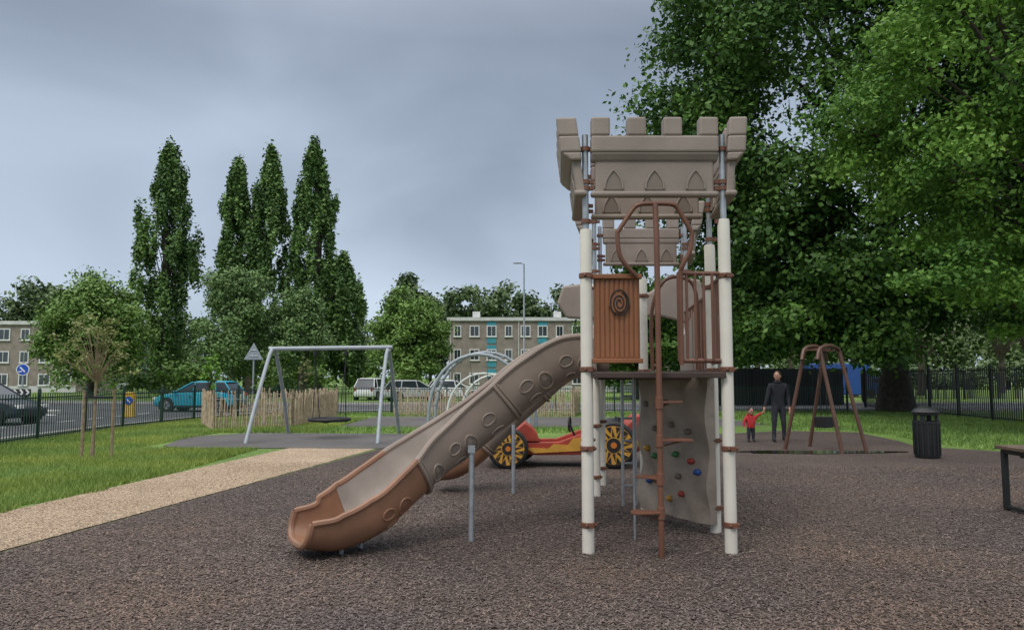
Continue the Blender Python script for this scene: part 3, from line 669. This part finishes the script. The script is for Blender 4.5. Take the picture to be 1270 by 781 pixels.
b=MB(); b.tube([(.0+.13*math.cos(a),.01+.1*math.sin(a),.90) for a in np.linspace(0,6.28,17)[:-1]],.022,6,closed=True); b.tube([(.085*math.cos(a),.085*math.sin(a)*.8,1.50) for a in np.linspace(0,6.28,17)[:-1]],.026,6,closed=True); b.obj('jacket_trim',M['darkcloth'],e,smooth=True)
e=empty('child',(5.98,18.95,0))
J={'pel':((0,0,.38),(.095,.08)),'wa':((0,0,.46),(.10,.085)),'ch':((0,0,.56),(.105,.09)),'nk0':((0,0,.64),(.07,.06)),'nk':((0,0,.685),.04),
 'hl':((-.05,0,.34),.062),'kl':((-.06,-.02,.2),.045),'al':((-.06,0,.06),.034),'tl':((-.07,-.07,.03),.03),
 'hr':((.05,0,.34),.062),'kr':((.06,.01,.2),.045),'ar':((.065,.02,.06),.034),'tr':((.07,-.05,.03),.03),
 'sl':((-.11,0,.61),.05),'el':((-.17,-.01,.50),.04),'wl':((-.18,-.04,.40),.025),
 'sr':((.11,0,.61),.05),'er':((.18,-.01,.66),.04),'wr':((.25,-.03,.72),.024)}
E=[('pel','wa'),('wa','ch'),('ch','nk0'),('nk0','nk'),('pel','hl'),('hl','kl'),('kl','al'),('al','tl'),('pel','hr'),('hr','kr'),('kr','ar'),('ar','tr'),('ch','sl'),('sl','el'),('el','wl'),('ch','sr'),('sr','er'),('er','wr')]
hand(J,E,'wl',(0,-.2,-.9),.55,1); hand(J,E,'wr',(.7,0,.6),.55,-1)
def pk2(c):
    if c.z<.055: return 3
    if (abs(c.x)>.15 and c.z<.39) or c.x>.26: return 2
    if c.z<.37: return 1
    if c.z>.68 and abs(c.x)<.08: return 2
    return 0
skinned('body',J,E,'pel',[M['redcloth'],M['trouser'],M['skin'],M['black']],pk2,e)
head(e,(0,-.01,.775),.085,math.radians(20),M['hair'])
b=MB(); b.sph((0,.07,.67),(.085,.05,.06),10); b.obj('hood',M['redcloth'],e,smooth=True)

# ------------------------------------------------------------ PLAY TOWER
T=empty('play_tower_with_slide')
PF={'L':(.70,7.03),'R':(2.01,7.03),'BR':(2.12,7.96),'BL1':(.80,8.02),'M':(1.60,9.15),'BL':(1.15,10.37),'BR2':(2.42,10.37),'BL3':(1.35,11.4),'BR3':(2.62,11.4)}
hts={'L':3.0,'R':3.1,'BR':3.02,'BL1':3.0,'M':2.82,'BL':2.9,'BR2':2.95,'BL3':2.9,'BR3':2.9}
b=MB(); p=MB(); c=MB()
for k,(x,y) in PF.items():
    r=.057; h=hts[k]
    b.tube([(x,y,0),(x,y,h-.03),(x,y,h)],[r,r,r*.92],20)
    p.tube([(x,y,h),(x,y,3.92 if k!='M' else h+.02)],.03,12)
    for z in ((.26,.95,1.68,2.56) if k!='M' else (.3,1.68,2.6)):
        c.tube([(x,y,z-.025),(x,y,z-.018),(x,y,z+.018),(x,y,z+.025)],[.062,.069,.069,.062],18); c.box((x+.02,y-.065,z),(.05,.035,.04)); c.sph((x-.02,y-.08,z),.014,8); c.sph((x+.068,y-.02,z),.016,8)
    if k!='M':
        for z in (3.08,3.40,3.46,3.78): c.tube([(x,y,z-.02),(x,y,z+.02)],.046,14); c.box((x+(.04 if k[0]!='R' else -.04),y,z),(.08,.04,.035))
b.obj('posts',M['cream'],T,smooth=True); p.obj('upper_posts',M['steel'],T,smooth=True); c.obj('clamps',M['brown'],T,smooth=True)
def battlement(pa,pb,out,lean,zb=3.31,name='battlement',nm=4,ext=0,th=0):
    A=Vector((*pa,0)); B=Vector((*pb,0)); d=(B-A); L_=d.length; d.normalize(); o=Vector((*out,0)).normalized()
    def fr(u,t,z):
        return A+d*u+o*(t+lean*(z-zb))+Vector((0,0,z))
    def blk(mb,u0,u1,t0,t1,z0,z1,mi=0):
        vs=[fr(u,t,z) for u in (u0,u1) for t in (t0,t1) for z in (z0,z1)]
        mb.add(vs,[(0,1,3,2),(4,6,7,5),(0,4,5,1),(2,3,7,6),(0,2,6,4),(1,5,7,3)],mi)
    b=MB()
    blk(b,.02,L_-.02,-.03,.03+th*.4,zb,zb+.37)
    blk(b,0-ext,L_+ext,-.04,.055+th*.4,zb+.003,zb+.055)
    vs=[fr(u,t,z) for u in (-ext,L_+ext) for (t,z) in ((-.04,zb+.34),(.04+th*.4,zb+.34),(.085+th,zb+.42),(-.045,zb+.42))]
    b.add(vs,[(0,1,2,3),(4,7,6,5),(0,4,5,1),(1,5,6,2),(2,6,7,3),(3,7,4,0)])
    blk(b,-ext-.0,L_+ext+.0,-.047,.087+th,zb+.418,zb+.58)
    w=(L_+2*ext)/(nm*2-1+.6)
    gap=((L_+2*ext)-nm*w*1.15)/(nm-1)
    for k in range(nm):
        u=-ext+k*(w*1.15+gap); blk(b,u+.002,u+w*1.15-.002,-.045,.085+th,zb+.578,zb+.76)
    b.obj(name,M['taupe'],T,bevel=.02)
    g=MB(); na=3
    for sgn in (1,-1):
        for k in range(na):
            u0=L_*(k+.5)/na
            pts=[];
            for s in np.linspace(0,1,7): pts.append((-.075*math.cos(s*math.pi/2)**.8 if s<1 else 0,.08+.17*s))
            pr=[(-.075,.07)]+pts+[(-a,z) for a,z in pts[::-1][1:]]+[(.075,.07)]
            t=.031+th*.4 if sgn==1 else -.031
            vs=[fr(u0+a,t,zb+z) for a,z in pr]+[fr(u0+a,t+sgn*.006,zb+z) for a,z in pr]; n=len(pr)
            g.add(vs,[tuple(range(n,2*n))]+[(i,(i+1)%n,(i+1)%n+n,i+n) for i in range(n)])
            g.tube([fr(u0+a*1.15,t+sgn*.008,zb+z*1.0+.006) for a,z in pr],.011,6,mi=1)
    g.obj(name+'_arches',[M['taupe_d'],M['taupe']],T)  # arch fields in darker taupe, recess shade put into the colour
battlement((.77,7.03),(1.94,7.03),(0,-1),.02,ext=.02)
battlement((.67,6.96),(.74,8.1),(-1,.08),.14,ext=.03,th=.06)
battlement((2.05,6.96),(2.18,8.0),(1,-.1),.08,ext=.03,th=.04)
battlement((.88,8.02),(2.04,7.99),(0,1),.02,ext=.02)
battlement((1.42,11.4),(2.55,11.4),(0,1),.02,ext=.02)
battlement((1.05,10.37),(1.22,11.4),(-1,.15),.16,ext=.02)
battlement((2.5,10.37),(2.7,11.4),(1,-.15),.16,ext=.02)
b=MB()
def slab(b,poly,z0,z1,mi=0): b.prism(poly,z0,z1,axis='z',mi=mi)
slab(b,[(.74,6.98),(1.98,6.98),(2.10,7.98),(.84,8.02)],1.60,1.66)
slab(b,[(.92,8.04),(2.1,8.04),(2.35,10.3),(1.12,10.3)],1.58,1.64)
slab(b,[(1.15,10.32),(2.42,10.32),(2.6,11.4),(1.33,11.4)],1.60,1.66)
b.box((1.36,6.955,1.625),(1.24,.03,.05)); b.obj('decks',M['deck'],T,bevel=.006)
b=MB(); z0,z1=1.76,2.55; x0,x1=.77,1.20
b.box(((x0+x1)/2,7.03,(z0+z1)/2),(x1-x0,.035,z1-z0))
for k in range(9):
    x=x0+.035+k*(x1-x0-.07)/8; b.box((x,7.008,(z0+z1)/2),(.034,.014,z1-z0-.05))
b.box(((x0+x1)/2,7.01,z1),(x1-x0+.04,.07,.045)); b.box(((x0+x1)/2,7.01,z0),(x1-x0+.04,.07,.045))
b.tube([((x0+x1)/2+.02,6.985,2.30),((x0+x1)/2+.02,7.0,2.30)],.10,24); b.obj('barrier_panel',M['orange'],T,bevel=.008)
b=MB()
b.tube([((x0+x1)/2+.02+(.012+.0044*a)*math.cos(a),6.98,2.30+(.02+.0060*a)*math.sin(a)) for a in np.linspace(0,6.283*2.2,60)],.006,6)
b.tube([((x0+x1)/2+.02+.085*math.cos(a),6.98,2.30+.12*math.sin(a)) for a in np.linspace(0,6.283,33)[:-1]],.007,6,closed=True)
b.obj('swirl',M['black'],T)
b=MB()
b.tube(cr([(1.17,6.95,2.54),(1.08,6.93,2.63),(1.005,6.92,2.74),(.985,6.92,2.93),(1.01,6.92,2.99),(1.13,6.92,3.17),(1.19,6.91,3.215),(1.28,6.91,3.225),(1.42,6.91,3.225),(1.51,6.91,3.215),(1.56,6.92,3.17),(1.66,6.92,2.99),(1.68,6.92,2.93),(1.66,6.92,2.78),(1.59,6.94,2.64),(1.575,6.96,2.5),(1.575,6.97,1.72)],4),.022,10)
b.tube([(1.335,6.84,0),(1.335,6.84,2.9),(1.335,6.88,3.22)],.027,12)
for x in (1.56,1.64,1.72,1.80,1.88): b.tube([(x,7.0,1.76),(x,7.0,2.58)],.014,8)
b.tube([(1.56,7.0,2.58),(1.95,7.02,2.58)],.022,8); b.tube([(1.56,7.0,1.76),(1.95,7.02,1.76)],.022,8)
for x,y in [(2.03,7.2),(2.05,7.38),(2.07,7.56),(2.09,7.74)]: b.tube([(x,y,1.76),(x,y,2.58)],.014,8)
b.tube([(2.02,7.1,2.58),(2.11,7.9,2.58)],.02,8); b.tube([(2.02,7.1,1.76),(2.11,7.9,1.76)],.02,8)
for i in range(9):
    t=i/8; x=2.13+t*.25; y=8.1+t*2.15; b.tube([(x,y,1.7),(x,y,2.5)],.013,6)
b.tube([(2.13,8.1,2.5),(2.38,10.25,2.5)],.02,8)
b.tube(cr([(1.5,8.02,1.68),(1.5,8.02,2.3),(1.62,8.02,2.62),(1.82,8.02,2.68),(1.98,8.02,2.5),(2.0,8.02,1.68)],5),.02,8)
b.tube([(.84,7.15,2.5),(.84,7.45,2.5)],.018,8)
b.obj('tube_rails',M['brown'],T,smooth=True)
b=MB()
def step(ang,z,r=.27):
    c=Vector((1.335,6.84,z)); pr=[]
    for s in np.linspace(-.55,.55,9): pr.append((r*math.cos(ang+s),r*math.sin(ang+s)*.8))
    pr=[(.035*math.cos(ang-1.5),.035*math.sin(ang-1.5))]+pr+[(.035*math.cos(ang+1.5),.035*math.sin(ang+1.5))]
    n=len(pr); vs=[(c.x+a,c.y+q,c.z-.010) for a,q in pr]+[(c.x+a,c.y+q,c.z+.010) for a,q in pr]
    b.add(vs,[tuple(range(n-1,-1,-1)),tuple(range(n,2*n))]+[(i,(i+1)%n,(i+1)%n+n,i+n) for i in range(n)])
    b.tube([(c.x,c.y,z-.06),(c.x,c.y,z+.05)],.036,12)
    e_=Vector((c.x+r*.85*math.cos(ang),c.y+r*.8*math.sin(ang)*.85,z-.012)); b.tube([(c.x,c.y,z-.055),e_],.010,6)
step(math.radians(172),.40,.27); step(math.radians(110),.70); step(math.radians(25),1.04,.30); step(math.radians(60),1.38)
b.obj('spiral_steps',M['brown'],T,bevel=.004)
b=MB(); b.tube([(1.22,7.6,0),(1.22,7.6,1.6)],.012,6); b.tube([(1.4,9.6,0),(1.4,9.6,1.6)],.02,6); b.tube([(1.56,9.6,0),(1.56,9.6,1.6)],.02,6)
for k in range(5): b.tube([(1.4,9.6,.25+k*.28),(1.56,9.6,.25+k*.28)],.015,6)
b.obj('ladder',M['steel'],T)
b=MB(); A=Vector((1.56,9.02,0)); B=Vector((2.07,7.86,0)); d=B-A; nrm=Vector((-d.y,d.x,0)).normalized()*-1
if nrm.y>0: nrm=-nrm
nu,nv=20,30; vs=[]; fs=[]
def bulg(u,v): return .06*math.sin(u*math.pi)+.035*math.sin(u*9+v*7)*math.sin(v*8+1)+.025*math.sin(v*13+u*5)+.012*math.sin(u*23+v*17)
for side in (0,1):
    for i in range(nu+1):
        for j in range(nv+1):
            u=i/nu; v=j/nv
            pz=.10+v*1.5; vs.append(A+d*u+nrm*((.05+bulg(u,v)) if side==0 else -.05)+Vector((0,0,pz)))
W=(nv+1); off=(nu+1)*W
for side in (0,1):
    for i in range(nu):
        for j in range(nv): fs.append((side*off+i*W+j,side*off+(i+1)*W+j,side*off+(i+1)*W+j+1,side*off+i*W+j+1))
for i in range(nu): fs.append((i*W,(i+1)*W,off+(i+1)*W,off+i*W)); fs.append((i*W+nv,(i+1)*W+nv,off+(i+1)*W+nv,off+i*W+nv))
for j in range(nv): fs.append((j,j+1,off+j+1,off+j)); fs.append((nu*W+j,nu*W+j+1,off+nu*W+j+1,off+nu*W+j))
b.add(vs,fs); b.obj('climbing_wall',mat('rock_panel',(.30,.24,.19),.7,.2,2.5,.5,14),T,smooth=True)
b=MB(); hc=[(.62,.45,1),(.85,.42,2),(.92,.35,0),(.3,.62,4),(.2,.22,0),(.72,.18,2),(.78,.62,4),(.5,.82,4),(.15,.8,4),(.68,.30,4),(.35,.42,1),(.55,.66,4),(.5,.12,3),(.25,.47,3)]
for u,v,k in hc:
    q=A+d*u+nrm*(.06+bulg(u,v))+Vector((0,0,.1+v*1.5)); b.sph(q,(.046,.042,.034),10,mi=k)
b.obj('climbing_holds',[M['blue'],M['greenp'],M['red'],M['yellow'],M['taupe_d']],T,smooth=True)
# slides -------------------------------------------------------
def slide(path,wd,hts_,name,lo_from,near=None,motif=True):
    near=near or [1]*len(path)
    P=cr(path,8); H=[];NR=[]
    for i in range(len(path)-1):
        for k in range(8): t=k/8; H.append(hts_[i]*(1-t)+hts_[i+1]*t); NR.append(near[i]*(1-t)+near[i+1]*t)
    H.append(hts_[-1]); NR.append(near[-1]); na=18; n=len(P); fr=[]
    for i in range(n):
        t=(P[min(i+1,n-1)]-P[max(i-1,0)]).normalized(); s=Vector((t.y,-t.x,0)).normalized(); 
        if s.y>0: s=-s
        u=t.cross(s); 
        if u.z<0: u=-u
        fr.append((P[i],s,u,H[i],NR[i]))
    def surf(f,a,off=0):
        i=max(0,min(n-1.001,f)); k=int(i); w_=i-k; L5=lambda q: fr[k][q]*(1-w_)+fr[k+1][q]*w_
        p=fr[k][0].lerp(fr[k+1][0],w_); s=fr[k][1].lerp(fr[k+1][1],w_); u=fr[k][2].lerp(fr[k+1][2],w_); h=L5(3); nr=L5(4)
        cs,sn=math.cos(a),math.sin(a); x=(wd/2+off)*math.copysign(abs(cs)**.6,cs); 
        hh=h*(nr if cs>0 else 1) if abs(cs)>1e-6 else h
        y=hh-(hh+off)*abs(sn)**.6
        return p+s*x+u*y
    prof=[math.pi*j/na for j in range(na+1)]
    for (i0,i1,m,nm) in ((0,lo_from,M['slide_up'],name+'_upper'),(lo_from,n-1,M['slide_lo'],name+'_lower')):
        vs=[];fs=[];K=None
        for i in range(i0,i1+1):
            ring=[surf(i,a,.018) for a in prof]+[surf(i,a,-.012) for a in prof[::-1]]
            K=len(ring); vs+=ring
        for i in range(i1-i0):
            for j in range(K): fs.append((i*K+j,i*K+(j+1)%K,(i+1)*K+(j+1)%K,(i+1)*K+j))
        fs.append(tuple(range(K))); fs.append(tuple((i1-i0)*K+j for j in range(K-1,-1,-1)))
        b=MB(); b.add(vs,fs)
        for sg in (0,math.pi):
            b.tube([surf(i,sg,.006) for i in range(i0,i1+1)],.032,8)
        if i1==n-1: b.tube([surf(i1,a,.003) for a in prof],.032,8)
        b.obj(nm,m,T,smooth=True)
    b=MB()
    vs=[];fs=[];ks=[math.pi*j/na for j in range(3,na+1)]
    for i in range(2,n-15):
        vs+=[surf(i,a,-.016) for a in ks]
    for i in range(n-18):
        for j in range(len(ks)-1): fs.append((i*len(ks)+j,i*len(ks)+j+1,(i+1)*len(ks)+j+1,(i+1)*len(ks)+j))
    b.add(vs,fs); b.obj(name+'_worn_bed',M['slide_in'],T,smooth=True)
    b=MB()
    for f in (lo_from,int(lo_from*.5)):
        b.tube([surf(f,a,.03) for a in prof],.022,6)
        b.tube([surf(f-.7,a,.022) for a in prof],.014,6)
    b.obj(name+'_flanges',M['slide_up'],T,smooth=True)
    if motif:
        b=MB(); g=MB()
        ov=[]
        for f in np.arange(5,n-14,9.0):
            ov+=[(f,.60,1.5,.30),(f+3.4,.95,1.3,.14),(f+3.6,.36,1.3,.14)]
        for f,a0,rx,ra in ov:
            if abs(f-lo_from)<2.3 or abs(f-lo_from*.5)<2.0: continue
            up=f<lo_from; mb=b if up else g
            pts=[surf(f+rx*math.cos(t),a0+ra*math.sin(t),.019) for t in np.linspace(0,6.283,21)[:-1]]
            mb.tube(pts,.010,6,closed=True)
            ce=surf(f,a0,.0192); mb.add([ce]+[surf(f+rx*math.cos(t),a0+ra*math.sin(t),.0192) for t in np.linspace(0,6.283,21)[:-1]],[(0,1+i,1+(i+1)%20) for i in range(20)],1)
        b.obj(name+'_motifs',[M['slide_up'],M['taupe_d']],T,smooth=True); g.obj(name+'_motifs_low',[M['slide_lo'],mat('slide_recess_shade',(.22,.105,.06),.5,.1)],T,smooth=True)  # flat oval fills, darker colour painted in as recess shade
    return fr
slide([(1.0,8.0,1.62),(.62,8.0,1.60),(.30,7.97,1.42),(-.05,7.93,1.13),(-.42,7.86,.85),(-.78,7.72,.62),(-1.08,7.50,.38),(-1.36,7.26,.15),(-1.66,7.04,.06),(-1.93,6.88,.12)],.62,[.38,.42,.42,.42,.42,.40,.42,.46,.40,.24],'slide',44,near=[1,1,1,1,1,.97,.85,.80,.80,.9])
slide([(1.2,10.85,1.62),(.85,10.85,1.58),(.45,10.85,1.25),(0,10.85,.85),(-.4,10.85,.45),(-.75,10.85,.22),(-1.05,10.85,.17)],.52,[.40,.40,.38,.36,.32,.26,.16],'rear_slide',30,motif=False)
b=MB(); b.tube([(-.40,7.50,0),(-.40,7.52,.90)],.028,10); b.box((-.40,7.52,.90),(.07,.08,.07)); b.tube([(.02,10.6,0),(.02,10.62,.95)],.028,10); b.tube([(-1.55,6.98,0),(-1.55,6.98,.12)],.022,8); b.tube([(-1.42,7.2,0),(-1.42,7.2,.15)],.022,8)
b.obj('slide_legs',M['steel'],T,smooth=True)
b=MB(); b.prism([(.62,2.62),(.70,2.86),(1.0,2.90),(1.5,2.72),(1.9,2.78),(2.2,3.0),(2.6,2.95),(2.66,2.6),(2.4,2.35),(2.0,2.45),(1.5,2.42),(1.0,2.4),(.75,2.42)],10.25,10.32)
b.obj('rear_hood',M['taupe'],T,bevel=.03)
b=MB(); b.prism([(7.6,1.66),(7.6,2.0),(7.68,2.12),(8.0,2.16),(8.3,2.12),(8.38,2.0),(8.38,1.66),(8.30,1.66),(8.3,1.95),(8.24,2.04),(8.0,2.08),(7.74,2.04),(7.68,1.95),(7.68,1.66)],.80,.86,axis='x'); b.obj('slide_hood',M['taupe'],T,bevel=.02)
b=MB(); b.prism([(8.1,1.68),(8.1,2.0),(8.4,2.3),(8.7,2.5),(9.1,2.55),(9.5,2.4),(9.9,2.2),(10.2,2.1),(10.2,1.68)],2.28,2.33,axis='x'); b.obj('side_shell',M['taupe'],T,bevel=.02)
